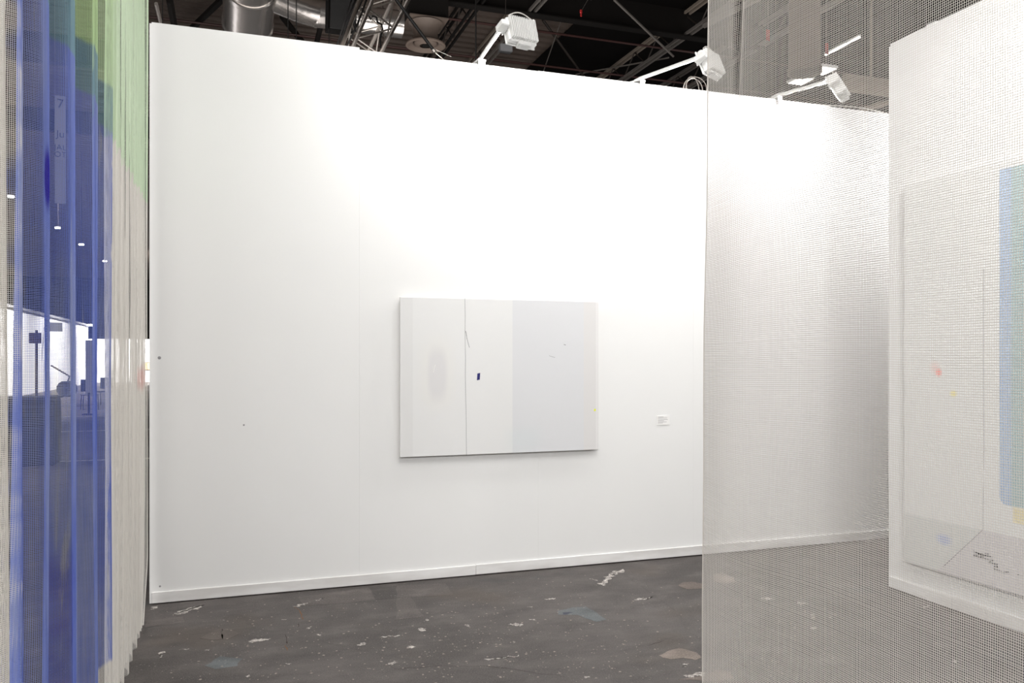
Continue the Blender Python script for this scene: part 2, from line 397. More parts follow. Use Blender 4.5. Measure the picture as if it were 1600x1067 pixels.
# cracks: narrow ribbons along a broken line
def fline(pix, w, mat, label=None):
    P = [onz(a, b, 0) for a, b in pix]; pts = []
    for a, b in zip(P[:-1], P[1:]):
        m = max(2, int((b-a).length/.03))
        for k in range(m): pts.append(a.lerp(b, k/m)+Vector((random.uniform(-1, 1), random.uniform(-1, 1), 0))*.006)
    pts.append(P[-1]); V = []
    for k, p in enumerate(pts):
        d = (pts[min(k+1, len(pts)-1)]-pts[max(k-1, 0)]).normalized(); n_ = Vector((-d.y, d.x, 0))
        ww = w*random.uniform(.35, 1)*(0.2 if k in (0, len(pts)-1) else 1)
        V += [p+n_*ww+Vector((0, 0, .0006)), p-n_*ww+Vector((0, 0, .0006))]
    o = part(MB().raw(V, [(2*k, 2*k+1, 2*k+3, 2*k+2) for k in range(len(pts)-1)]), 'crack', MT[mat], floor)
    if label: o['label'] = label
for q, w_, mt in ((fa([(945, 355), (968, 370), (985, 402), (990, 432)]), .004, 'rust'), (fa([(970, 452), (966, 474)]), .003, 'crack'),
                  (fa([(888, 515), (904, 548), (898, 575)]), .004, 'crack'), (fa([(897, 570), (905, 606)]), .005, 'rust'),
                  (fb([(1465, 225), (1508, 250)]), .004, 'crack'), (fb([(1385, 575), (1412, 568), (1440, 572)]), .0018, 'crack'),
                  (fb([(0, 657), (200, 642), (440, 642), (600, 658), (700, 681), (800, 686), (860, 700)]), .0022, 'crack'),
                  (fb([(1240, 545), (1290, 528), (1335, 515)]), .003, 'crack'), (fa([(1480, 690), (1520, 712), (1600, 715)]), .0018, 'crack'),
                  (fa([(535, 482), (540, 510), (536, 540)]), .004, 'crack')):
    fline(q, w_, mt)
# crumbs of paint and plaster: beyond counting
mb = MB()
for i in range(900):
    px = random.uniform(205, 1590); py = random.uniform(880, 1062)
    if random.random() < .5: px = random.gauss(random.choice([400, 640, 780, 960, 1250]), 70); py = random.gauss(random.choice([960, 1000, 1035]), 16)
    if py < 848+ (1390-px)*.0895+6 or px < 230: continue
    p = onz(px, py, 0)
    if p.y > WY-.05 or (p.x > RX-.05): continue
    s_ = random.choice([.0025, .003, .004, .006]); k = random.choice([4, 5])
    a0 = random.random()*6
    mb.poly([(p.x+s_*random.uniform(.6, 1.5)*math.cos(a0+6.283*j/k), p.y+s_*random.uniform(.6, 1.3)*math.sin(a0+6.283*j/k)) for j in range(k)], -.001, .0015)
o = part(mb, 'paint_crumbs', MT['flake_grey'], floor); o['kind'] = 'stuff'

# ------------------------------------------------------------------ nets of real threads
def net_mesh(name, mat, S, s0, s1, z0, z1, pitch, r, zs, hs, sides=3, parent=None, drop=None):
    """S(s,z)->x,y for arrays; s is arc length. Vertical threads every pitch in s, horizontal every pitch in z."""
    V = []; Fq = []; off = 0
    ang = np.arange(sides)*2*np.pi/sides
    def strands(PX, PY, PZ, NX, NY, BX, BY, BZ):
        nonlocal off
        k, m = PX.shape
        ca = np.cos(ang)[None, None, :]*r; sa = np.sin(ang)[None, None, :]*r
        X = PX[..., None]+NX[..., None]*ca+BX[..., None]*sa
        Y = PY[..., None]+NY[..., None]*ca+BY[..., None]*sa
        Z = PZ[..., None]+0*ca+BZ[..., None]*sa
        V.append(np.stack([X, Y, Z], -1).reshape(-1, 3))
        idx = off+np.arange(k*m*sides).reshape(k, m, sides)
        a = idx[:, :-1, :]; b = np.roll(idx, -1, 2)[:, :-1, :]; c = np.roll(idx, -1, 2)[:, 1:, :]; d = idx[:, 1:, :]
        Fq.append(np.stack([a, b, c, d], -1).reshape(-1, 4)); off += k*m*sides
    def frame(s, z):
        e = .002
        x, y = S(s, z); x1, y1 = S(s+e, z); tx, ty = x1-x, y1-y; L = np.hypot(tx, ty)+1e-12
        return x, y, tx/L, ty/L
    s = np.arange(s0, s1, pitch)[:, None]; s = s+rng.normal(0, pitch*.05, s.shape)
    z = np.linspace(z0, z1, zs)[None, :]
    s2 = s+0*z; z2 = z+0*s
    x, y, tx, ty = frame(s2, z2)
    strands(x, y, z2, -ty, tx, tx, ty, 0*tx)
    s = np.linspace(s0, s1, hs)[None, :]
    z = np.arange(z0, z1, pitch)[:, None]; z = z+rng.normal(0, pitch*.04, z.shape)
    s2 = s+0*z; z2 = z+0*s+ .004*np.sin(s2*3.1)+.002*np.sin(s2*11+z*2)
    x, y, tx, ty = frame(s2, z2)
    strands(x, y, z2, -ty, tx, 0*tx, 0*tx, 0*tx+1)
    V = np.concatenate(V).astype(np.float32); Fq = np.concatenate(Fq).astype(np.int32)
    me = bpy.data.meshes.new(name); me.vertices.add(len(V)); me.vertices.foreach_set('co', V.ravel())
    me.loops.add(Fq.size); me.loops.foreach_set('vertex_index', Fq.ravel())
    me.polygons.add(len(Fq)); me.polygons.foreach_set('loop_start', np.arange(len(Fq), dtype=np.int32)*4)
    me.polygons.foreach_set('use_smooth', np.ones(len(Fq), dtype=bool))
    me.update(calc_edges=True); me.materials.append(mat)
    o = bpy.data.objects.new(name, me); C.objects.link(o)
    if parent is not None:
        o.parent = parent; me.transform(Matrix.Translation(-Vector(parent.location)))
    return o
PITCH = .0043
# --- right hand net, hanging in a plane across the stand
NX = 1.16
def S_right(s, z):           # s measured from the far edge back towards the camera
    v = 1.842-s
    x = NX+.010*np.sin(v*6.3+.4*z)+.006*np.sin(v*13+1.3*z)+.004*np.sin(z*3)
    g = np.exp(-((v-1.690)/.014)**2)/(1+np.exp(-(z-2.30)*12))
    x = x+.022*g
    v = v+.004*np.sin(z*2.3)+.002*np.sin(z*9)
    return x, v
nr = thing('net_curtain', (NX, 1.3, .02), 'plain white open-weave net curtain hanging at the right, in front of the right wall', 'curtain')
net_mesh('net', MT['net'], S_right, 0, 1.10, .025, 3.75, PITCH, .00053, 40, 60, 4, nr)
# selvedge threads, hem and rail
mb = MB()
for ds in (0, .0022):
    pts = []
    for z in np.linspace(.025, 3.75, 60):
        x, v = S_right(np.array(ds), z); pts.append((float(x), float(v), z))
    mb.tube(pts, .0010, 5)
part(mb, 'selvedge', MT['net'], nr, True)
part(MB().tube([(NX, .4, 3.765), (NX, 2.1, 3.765)], .012, 10), 'rail', MT['lamp_white'], nr, True)
for v in (.55, 1.95):
    part(MB().tube([(NX, v, 3.77), (NX, v, 8.0)], .002, 5), 'hanging_wire', MT['grey_steel'], nr)

# --- left hand painted curtain with folds
CX = -0.43
peaks = [1.30, 1.56, 1.78, 1.985, 2.12, 2.40, 2.78, 3.28, 3.73, 3.86, 4.02, 4.20, 4.37, 4.55, 4.74, 4.90, 5.06, 5.22, 5.38]
amps = [.05, .05, .045, .035, .052, .058, .06, .058, .045, .03, .035, .04, .035, .04, .035, .04, .03, .035, .03]
pk = np.array(peaks); ap = np.array(amps); ph = np.arange(len(pk))*2*np.pi
def f_left(v, z):
    vv = v+.012*np.sin(z*1.1+v*2.0)+.006*np.sin(z*2.9+v*5)
    p = np.interp(vv, pk, ph); a = np.interp(vv, pk, ap)
    c = .5+.5*np.cos(p)
    fr = (p/(2*np.pi)) % 1.0
    up = .5-.5*np.cos(np.pi*np.clip((fr-.76)/.24, 0, 1)); dn = 1-np.clip(fr/.76, 0, 1)**1.3; dn = dn*dn*(3-2*dn)*.4+dn*.6
    sh = np.where(fr > .76, up, dn)
    return CX-1.0*a*(1-sh)*(1+.2*np.sin(z*.9+v*3.3))+.004*np.sin(v*41+z*1.7)*np.sin(v*7+.3*z)
# arc length table at mid height
vt = np.linspace(1.30, 5.405, 4000); xt = f_left(vt, 1.5)
al = np.concatenate([[0], np.cumsum(np.hypot(np.diff(vt), np.diff(xt)))])
def S_left(s, z):
    v = np.interp(s, al, vt); far = np.clip((v-5.0)/.4, 0, 1)
    # the free edge hangs a little slanted near the floor
    pull = far*np.clip(.32-z, 0, 1)*0.9
    return f_left(v, z), v-pull
n = NT('painted_net_thread')
px_, py_, pz_ = n.sep(n.pos)
wob = n.noise(n.scale(n.pos, (0, 3.0, .5)), 1.5, 4, .6)
wz = n.M('ADD', pz_, n.M('MULTIPLY', n.M('SUBTRACT', wob, .5), .10))
wy = n.M('ADD', py_, n.M('MULTIPLY', n.M('SUBTRACT', n.noise(n.scale(n.pos, (0, .6, 3)), 2.5, 3), .5), .10))
streak = n.noise(n.scale(n.pos, (0, 9, .55)), 2.0, 5, .65, .4)
cloud = n.noise(n.scale(n.pos, (0, 1.8, 1.0)), 1.3, 4, .6)
white = lin((242, 238, 231))
blue_a = lin((96, 122, 218)); blue_b = lin((152, 165, 215)); deep = lin((52, 62, 198))
c = white
dens = n.M('ADD', n.mul(streak, .6), n.mul(cloud, .55))
bl = n.mix(n.step(dens, .42, .66), blue_b, blue_a)
bl = n.mix(n.mul(n.step(cloud, .56, .70), n.step(wz, 1.7, .7), .8), bl, deep)
bl = n.mix(n.mul(n.step(wz, 1.3, 2.6), .35), bl, blue_b)
bm = n.mul(n.band(wy, 2.115, 3.75, .015), n.band(wz, .30, 2.635, .012))
c = n.mix(n.mul(bm, .94), c, bl)
# grey-white wiped gaps in the blue
gap = n.mul(n.step(streak, .40, .30), .75)
c = n.mix(n.mul(bm, gap), c, lin((190, 190, 196)))
gm = n.mul(n.step(wz, 2.445, 2.465), n.step(py_, 2.05, 2.2))
green = n.mix(n.step(py_, 3.3, 4.2), lin((188, 218, 160)), lin((224, 243, 213)))
gg = n.mix(bm, green, n.mix(.55, bl, lin((140, 185, 135))))
c = n.mix(n.mul(gm, .92), c, gg)
# deep violet-blue blob, a pink dab
def blob(y0, z0, ry, rz, e=.35):
    dy = n.M('DIVIDE', n.M('SUBTRACT', py_, y0), ry); dz = n.M('DIVIDE', n.M('SUBTRACT', pz_, z0), rz)
    d = n.M('SQRT', n.M('ADD', n.M('MULTIPLY', dy, dy), n.M('MULTIPLY', dz, dz)))
    return n.step(d, 1+e, 1-e)
c = n.mix(n.mul(blob(2.445, 2.0, .04, .075), .95), c, lin((40, 20, 170)))
c = n.mix(n.mul(blob(5.1, 1.42, .22, .06, .6), .45), c, lin((232, 150, 140)))
n.base(c); MT['painted'] = n.set(.7, 0, .2)
pc = thing('painted_curtain', (CX, 3.3, .02), 'white net curtain painted blue with a green band on top, folded along the left', 'curtain')
net_mesh('net', MT['painted'], S_left, 0.0, float(al[-1]), .02, 3.85, PITCH, .00056, 44, 200, 3, pc)
mb = MB()
for ds in (0, .0025):
    pts = []
    for z in np.linspace(.02, 3.85, 60):
        x, v = S_left(np.array(float(al[-1])-ds), z); pts.append((float(x), float(v), z))
    mb.tube(pts, .0011, 5)
part(mb, 'selvedge', MT['painted'], pc, True)
part(MB().tube([(CX-.01, 1.1, 3.865), (CX-.01, 5.5, 3.865)], .010, 10), 'rail', MT['lamp_white'], pc, True)
for v in (1.3, 3.3, 5.3):
    part(MB().tube([(CX-.01, v, 3.87), (CX-.01, v, 8.0)], .002, 5), 'hanging_wire', MT['grey_steel'], pc)

# ------------------------------------------------------------------ painting on the main wall
n = NT('pale_painting_surface')
X, Y_, Z = n.sep(n.pos)
base = (.745, .745, .74)
c = n.mix(n.noise(n.pos, 3, 4), base, (.765, .765, .757))
c = n.mix(n.mul(n.step(X, 1.225, 1.215), .8), c, (.715, .712, .705))
c = n.mix(n.mul(n.step(X, 1.938, 1.942), .9), c, n.mix(n.noise(n.pos, 2.2, 3), (.675, .68, .70), (.70, .705, .72)))
c = n.mix(n.mul(n.step(X, 2.488, 2.496), .85), c, (.71, .695, .685))
def blob2(x0, z0, rx, rz, e):
    dx = n.M('DIVIDE', n.M('SUBTRACT', X, x0), rx); dz = n.M('DIVIDE', n.M('SUBTRACT', Z, z0), rz)
    d = n.M('POWER', n.M('ADD', n.M('POWER', n.M('ABSOLUTE', dx), 3.0), n.M('POWER', n.M('ABSOLUTE', dz), 3.0)), .333)
    return n.step(d, 1+e, 1-e)
c = n.mix(n.mul(blob2(1.385, 1.43, .12, .24, .4), .55), c, (.765, .755, .725))
c = n.mix(n.mul(blob2(1.392, 1.42, .065, .17, .35), .75), c, (.675, .665, .675))
c = n.mix(n.mul(blob2(2.03, .95, .12, .08, .7), .3), c, (.62, .69, .70))
c = n.mix(n.mul(n.step(X, 2.588, 2.592), 1.0), c, (.76, .75, .745))
n.base(c); n.bump(n.noise(n.pos, 260, 2), .08, .001); MT['pale_art'] = n.set(.6, 0, .25)
PX0, PX1, PZ0, PZ1 = 1.131, 2.612, .858, 1.948
t = thing('painting', (PX0, WY, PZ0), 'wide pale grey and white canvas with a small navy mark on the main wall', 'painting')
part(MB().box(((PX0+PX1)/2, WY-.014, (PZ0+PZ1)/2), (PX1-PX0-.02, .026, PZ1-PZ0-.02)), 'stretcher', MT['core'], t)
part(MB().box(((PX0+PX1)/2, WY-.034, (PZ0+PZ1)/2), (PX1-PX0, .014, PZ1-PZ0), R=Matrix.Identity(3), bev=.002), 'canvas', MT['pale_art'], t)
FY = WY-.0412
def wmark(name, pts, mat, par, r=.0012, plane='y', pos=FY, label=None):
    q = [ony(a, b, pos) if plane == 'y' else onx(a, b, pos) for a, b in pts]
    o = part(MB().tube(q, r, 5), name, MT[mat], par); 
    if label: o['label'] = label
    return o
wmark('pencil_line', [(726.3, 465.5), (727, 495), (726.6, 520), (727.4, 560), (727.2, 590), (728.2, 640), (728.6, 680), (729, 711.5)], 'pencil', t, .0009, label='thin vertical pencil line')
wmark('pencil_stroke', [(727.3, 517), (729.5, 528), (731.5, 536), (733.5, 543)], 'pencil', t, .0012)
wmark('pencil_stroke', [(728.8, 518), (729.5, 530)], 'ink_grey', t, .0008)
wmark('chalk_stroke', [(858, 555.5), (862, 557), (867, 558.5)], 'ink_grey', t, .0012)
wmark('chalk_stroke', [(881, 538), (884, 539)], 'ink_grey', t, .0026)
wmark('chalk_stroke', [(677, 582), (678.5, 575), (680, 570)], 'paper', t, .002)
a = ony(745.2, 583.5, FY); b = ony(749.6, 594, FY)
mb = MB(); sk = .003
mb.raw([(x+(sk if zz > b.z+.001 else 0), yy, zz+(.004 if x > a.x+.001 else 0)) for yy in (FY-.001, FY+.001) for (x, zz) in ((a.x, b.z), (b.x, b.z), (b.x, a.z), (a.x, a.z))],
       [(0, 1, 2, 3), (4, 7, 6, 5), (0, 4, 5, 1), (1, 5, 6, 2), (2, 6, 7, 3), (3, 7, 4, 0)])
part(mb, 'navy_mark', MT['navy'], t)['label'] = 'small upright navy rectangle'
p = ony(929.5, 640.5, FY); mb = MB()
mb.lathe([(.0001, .0012), (.007, .001), (.009, 0)], p, 9, Matrix.Rotation(math.pi/2, 3, 'X'))
part(mb, 'yellow_dab', MT['yellow'], t)['label'] = 'small yellow dab'

# wall label
a = ony(1026.5, 649.5, WY); b = ony(1046, 663.5, WY)
lb = MB().box(((a.x+b.x)/2, WY-.002, (a.z+b.z)/2), (b.x-a.x, .004, a.z-b.z)).build('wall_label', MT['paper'], None, origin=((a.x+b.x)/2, WY-.002, (a.z+b.z)/2))
tag(lb, 'small white caption card beside the pale canvas', 'label')
W_ = b.x-a.x
for i, (l, wd) in enumerate(((.0, .50), (.0, .85), (.0, .9), (.0, .55), (0, .8), (0, .45))):
    zt = a.z-.010-.0085*i-(.004 if i > 1 else 0)
    part(MB().box((a.x+.007+W_*wd*.43, WY-.0042, zt), (W_*wd*.86, .0006, .0024)), 'text_line', MT['ink_grey'], lb)

# ------------------------------------------------------------------ large painting on the right wall
n = NT('large_painting_surface')
X, Yc, Z = n.sep(n.pos)
c = n.mix(n.noise(n.pos, 2.0, 4), (.74, .745, .73), (.78, .78, .765))
S0 = onx(1536, 828, RX-.03)     # corner where the drawn lines meet
S1 = onx(1472, 885, RX-.03)
# the drawn diagonal: y as a function of z
m_d = (S1.y-S0.y)/(S1.z-S0.z)
diag = n.M('SUBTRACT', Yc, n.M('ADD', n.M('MULTIPLY', n.M('SUBTRACT', Z, S0.z), m_d), S0.y))   # >0: left of the diagonal
gL = onx(1480, 816, RX-.03).z
low1 = n.mul(n.step(diag, -.002, .002), n.step(Z, gL+.008, gL-.008), n.step(Yc, 4.26, 4.25))
low2 = n.mul(n.step(diag, .002, -.002), n.step(Z, S0.z+.006, S0.z-.006))
c = n.mix(n.mul(low1, .95), c, n.mix(n.noise(n.pos, 4, 3), (.60, .62, .60), (.64, .645, .63)))
c = n.mix(n.mul(low2, .95), c, n.mix(n.noise(n.pos, 3, 3), (.58, .555, .57), (.63, .61, .615)))
bt = onx(1563, 265, RX-.03); bbm = onx(1566, 788, RX-.03)
by = bt.y
# block with a rounded lower corner
ddy = n.M('SUBTRACT', by, Yc)
rad = .05
cy = n.M('MAXIMUM', n.M('SUBTRACT', rad, ddy), 0.0); cz = n.M('MAXIMUM', n.M('SUBTRACT', bbm.z+rad, Z), 0.0)
cd = n.M('SUBTRACT', n.M('SQRT', n.M('ADD', n.M('MULTIPLY', cy, cy), n.M('MULTIPLY', cz, cz))), rad)
block = n.mul(n.step(cd, .004, -.004), n.step(Z, bt.z+.003, bt.z-.003))
bc = n.mix(n.step(ddy, .06, .09), n.mix(n.noise(n.pos, 3, 3), lin((176, 194, 212)), lin((160, 178, 206))), n.mix(n.noise(n.scale(n.pos, (1, 1, .4)), 2.4, 4), lin((156, 178, 180)), lin((172, 190, 190))))
c = n.mix(block, c, bc)
yq = onx(1583, 812, RX-.03)
yel = n.mul(n.step(Yc, yq.y, yq.y-.012), n.band(Z, yq.z-.015, bbm.z-.004, .008), .9)
c = n.mix(yel, c, lin((226, 214, 168)))
def blob3(q, ry, rz, e):
    dy = n.M('DIVIDE', n.M('SUBTRACT', Yc, q.y), ry); dz = n.M('DIVIDE', n.M('SUBTRACT', Z, q.z), rz)
    return n.step(n.M('SQRT', n.M('ADD', n.M('MULTIPLY', dy, dy), n.M('MULTIPLY', dz, dz))), 1+e, 1-e)
c = n.mix(n.mul(blob3(onx(1476, 843, RX-.03), .05, .03, .6), .7), c, lin((150, 165, 210)))
c = n.mix(n.mul(blob3(onx(1468, 582, RX-.03), .022, .022, .6), .8), c, lin((240, 130, 118)))
c = n.mix(n.mul(blob3(onx(1462, 574, RX-.03), .03, .03, .9), .3), c, lin((240, 150, 140)))
c = n.mix(n.mul(blob3(onx(1491, 615, RX-.03), .022, .018, .6), .7), c, lin((235, 220, 120)))
n.base(c); n.bump(n.noise(n.pos, 260, 2), .08, .001); MT['large_art'] = n.set(.6, 0, .25)
QY1 = 4.262; QY0 = 1.30; QZ0, QZ1 = .215, 2.655
t = thing('painting', (RX, QY1, QZ0), 'large tall-hung canvas with a blue block behind the net on the right wall', 'painting')
part(MB().box((RX-.014, (QY0+QY1)/2, (QZ0+QZ1)/2), (.026, QY1-QY0-.03, QZ1-QZ0-.03)), 'stretcher', MT['core'], t)
part(MB().box((RX-.031, (QY0+QY1)/2, (QZ0+QZ1)/2), (.012, QY1-QY0, QZ1-QZ0), bev=.002), 'canvas', MT['large_art'], t)
QX = RX-.0375
wmark('pencil_line', [(1537, 420), (1536.6, 560), (1537.5, 700), (1536, 790), (1536, 827)], 'ink_grey', t, .0013, 'x', QX, 'thin vertical line')
wmark('pencil_line', [(1536, 827), (1529, 834), (1505, 856), (1474, 885)], 'pencil', t, .0016, 'x', QX, 'slanting line')
D = (1390, 760); sD = 5.333
for k, q in enumerate([[(693, 530), (720, 550), (760, 560), (735, 575), (700, 560)], [(700, 575), (750, 590), (800, 605), (760, 570), (725, 545)], [(730, 560), (790, 575), (850, 585), (800, 575), (745, 590)],
           [(765, 560), (800, 560), (830, 565)], [(790, 600), (840, 615), (870, 615), (820, 635), (860, 640), (905, 650)],
           [(850, 640), (890, 655), (905, 675), (870, 665), (865, 685), (910, 700), (950, 715), (990, 712)]]):
    wmark('ink_scribble', cr(D, sD, sD, q), 'ink', t, .0022, 'x', QX)
wmark('ink_scribble', cr(D, sD, sD, [(1060, 735), (1090, 733), (1118, 742)]), 'ink', t, .0012, 'x', QX)

# ------------------------------------------------------------------ arm floodlights on the wall tops
def flood(name, base, head, aim, label, group, power, tilt=None, loops=True):
    """base: clamp point on the wall top; head: centre of the lamp head; aim: point it lights."""
    base, head, aim = Vector(base), Vector(head), Vector(aim)
    t = thing(name, base, label, 'lamp', group)
    Fd = (aim-head).normalized(); Rt = Fd.cross(Vector((0, 0, 1))).normalized(); Up = Rt.cross(Fd)
    R = Matrix((Rt, Fd, Up)).transposed()       # local x right, y forward, z up
    out = (head-base); out.z = 0; out.normalize()
    # clamp that grips the wall top
    sd = Vector((0, 0, 1)).cross(out)
    Rc = Matrix((sd, out, Vector((0, 0, 1)))).transposed()
    cl = MB().box(base+Vector((0, 0, .012)), (.06, .15, .012), Rc).box(base+out*.07+Vector((0, 0, -.02)), (.05, .008, .06), Rc).box(base-out*.07+Vector((0, 0, -.02)), (.05, .008, .06), Rc)
    part(cl, 'clamp', MT['lamp_white'], t)
    tip = head-Fd*.03-Rt*.135+Up*.01
    part(MB().tube([base+Vector((0, 0, .02)), base+out*.05+Vector((0, 0, .03)), tip], .0135, 10), 'arm', MT['lamp_white'], t, True)
    yk = MB().box(tip+Fd*.02, (.055, .09, .042), R, .006)
    part(yk, 'arm_joint', MT['lamp_white'], t)
    part(MB().box(head-Rt*.112, (.006, .09, .03), R), 'yoke_arm', MT['lamp_white'], t); part(MB().box(head+Rt*.112, (.006, .05, .03), R), 'yoke_arm', MT['lamp_white'], t)
    hs = part(MB().box(head, (.205, .04, .172), R, .008), 'housing', MT['lamp_white'], t)
    part(MB().box(head+Fd*.026, (.215, .012, .182), R, .004), 'front_frame', MT['lamp_white'], t)
    part(MB().box(head+Fd*.034, (.185, .004, .15), R), 'lens', MT['lit'], t)
    fi = MB()
    for k in range(15):
        fi.box(head-Fd*.036+Rt*(-.091+.013*k), (.0032, .034, .155), R)
    part(fi, 'cooling_fins', MT['lamp_white'], t)
    part(MB().box(head-Up*.102-Fd*.008, (.09, .05, .028), R, .005), 'driver_box', MT['lamp_grey'], t)
    # cable: loop over the head, then down the arm
    pts = [head-Rt*.09+Up*.08-Fd*.03]+[head+Up*(.085+.04*math.sin(math.pi*k/10))+Rt*(-.09+.018*k)-Fd*.03 for k, a in enumerate([0]*11)]
    part(MB().tube(pts, .0035, 6), 'cable', MT['white_cable'], t, True)
    part(MB().tube([head+Rt*.10+Up*.085, head+Rt*.12+Up*.12], .008, 8), 'cable_gland', MT['lamp_white'], t, True)
    part(MB().tube([tip+Vector((0, 0, .016)), base*.5+tip*.5+Vector((0, 0, .004)), base+Vector((0, 0, .03)), base-out*.1+Vector((0, 0, -.15))], .003, 6), 'lead', MT['white_cable'], t, True)
    l = bpy.data.lights.new(name+'_light', 'AREA'); l.shape = 'RECTANGLE'; l.size = .2; l.size_y = .16; l.energy = power
    l.color = (1, .985, .97); l.spread = math.radians(FSPREAD)
    lo = bpy.data.objects.new(name+'_light', l); C.objects.link(lo)
    lo.location = head+Fd*.045-base; lo.rotation_euler = Fd.to_track_quat('-Z', 'Y').to_euler(); lo.parent = t
    return t
FP = 13.5; FSPREAD = 175
G = 'white arm floodlights on the wall tops'
flood('arm_floodlight', (1.71, WY+.05, WH), ond(813, 51, 5.30), (1.66, 5.62, 3.42), 'white floodlight on the main wall top, left of the other two, clear of the net', G, FP)
flood('arm_floodlight', (2.96, WY+.05, WH), ond(1109, 101, 5.85), (2.93, 5.62, 3.36), 'white floodlight on the main wall top, half behind the net edge', G, FP)
flood('arm_floodlight', (4.20, WY+.05, WH), ond(1308, 137, 6.30), (4.02, 5.62, 3.26), 'white floodlight on the main wall top, fully behind the net', G, FP)
flood('arm_floodlight', (6.0, WY+.05, WH), (6.15, 4.90, WH+.04), (5.3, 5.62, 1.5), 'white floodlight added out of sight behind the right wall to brighten the passage', G, FP*3.0)  # unseen lamp added to brighten the main wall by the passage
for yv, lb_ in ((2.75, 'white floodlight on the right wall top, nearer the passage'), (1.05, 'white floodlight on the right wall top, nearer the camera')):
    flood('arm_floodlight', (RX+.05, yv, WH), (RX-.72, yv-.05, WH+.05), (RX, yv+.35, 2.9), lb_, G, FP*1.3)

# coiled spare cable on the wall top, cable lying along it
mb = MB(); cc = ony(1086, 139, WY+.11)
for k, rr in enumerate((.095, .085, .10)):
    R = Matrix.Rotation(.35*k-.2, 3, 'Z')
    mb.tube([cc+R @ Vector((rr*math.cos(a), .01*k, rr*math.sin(a))) for a in np.linspace(0, 2*math.pi, 28)[:-1]], .004, 6, closed=True)
o = mb.build('cable_coil', MT['grey_steel'], None, True, origin=(cc.x, cc.y, WH)); tag(o, 'grey coil of spare cable hooked behind the main wall top', 'cable')
pts = [Vector((4.52+.12*k, WY+.05+.03*math.sin(k*.9), WH+.008+.02*max(0, math.sin(k*.55)))) for k in range(14)]
o = MB().tube(pts, .005, 6).build('loose_cable', MT['white_cable'], None, True, origin=(4.52, WY+.05, WH)); tag(o, 'pale cable lying along the wall top behind the net', 'cable')
# small clamp lump on right wall top (mains plug)
p = onx(1455, 34, RX)
o = MB().box((RX+.05, p.y, WH+.012), (.11, .08, .022), None, .004).build('junction_box', MT['lamp_white'], None, origin=(RX+.05, p.y, WH)); tag(o, 'white junction box lying on the right wall top', 'box')

# ------------------------------------------------------------------ roof gear
def hang(t, x, y, z, r=.006, mat='dark_steel'):
    part(MB().tube([(x, y, z), (x, y, CZ+.06)], r, 6), 'hanger', MT[mat], t)
# big round duct with collar, and the side branch
zd = 6.5+.0
dc = onz(392, 10, 6.20); DX = dc.x; DR = .355; DZ = 6.20+DR
t = thing('air_duct', (DX, 12, 6.2), 'large round galvanised air duct at upper left, running over the main wall', 'duct')
def ringpts(r, seg=40): return [(r, a) for a in np.linspace(0, 2*math.pi, seg+1)[:-1]]
RY = Matrix.Rotation(-math.pi/2, 3, 'X')     # local z -> +y
yc = onz(392, 17, 6.19).y
sections = [(9.0, yc-1.2), (yc-1.2, yc-.06), (yc+.06, yc+1.4), (yc+1.4, 20)]
for a, b in sections:
    part(MB().lathe([(DR, 0), (DR, b-a-.01)], (DX, a, DZ), 40, RY), 'duct_section', MT['duct'], t, True)
for yy in (yc-1.2, yc, yc+1.4):
    part(MB().lathe([(DR, -.07), (DR+.018, -.06), (DR+.018, .06), (DR, .07)], (DX, yy, DZ), 40, RY), 'collar', MT['duct'], t, True)
for yy in (10.2, 13.2, 16, 19): hang(t, DX, yy, DZ+DR-.01)
# branch
e0 = onz(438, 22, 6.45)
b0 = Vector((DX+.2, e0.y+.25, 6.62)); pts = [Vector((DX+.15, e0.y-.30, 6.60)), Vector((DX+.45, e0.y-.05, 6.62)), Vector((DX+.72, e0.y+.18, 6.64)), Vector((DX+.95, e0.y+.30, 6.65))]
br = part(MB().tube(pts, .20, 28), 'branch_elbow', MT['duct'], t, True)
part(MB().tube([pts[-1], Vector((ony(628, 30, pts[-1].y).x, pts[-1].y, pts[-1].z))], .20, 28), 'branch_pipe', MT['duct'], t, True)
for k in (0, .32, ): part(MB().tube([pts[-1]+Vector((k-.02, 0, 0)), pts[-1]+Vector((k+.02, 0, 0))], .208, 28), 'band', MT['duct'], t, True)
hang(t, pts[-1].x+1.0, pts[-1].y, 6.84)

# loudspeaker box
a = ond(533, 20, 11.0)
t = thing('loudspeaker', (a.x, a.y, a.z-.35), 'black loudspeaker box hanging between duct and truss', 'speaker')
part(MB().box(a+Vector((0, 0, .15)), (.36, .42, .78), Matrix.Rotation(math.radians(12), 3, 'X'), .01), 'cabinet', MT['drape'], t)
part(MB().box(a+Vector((0, -.2, .02)), (.33, .02, .6), Matrix.Rotation(math.radians(12), 3, 'X'), .004), 'grille', MT['cable'], t)
hang(t, a.x, a.y, a.z+.5, .012)

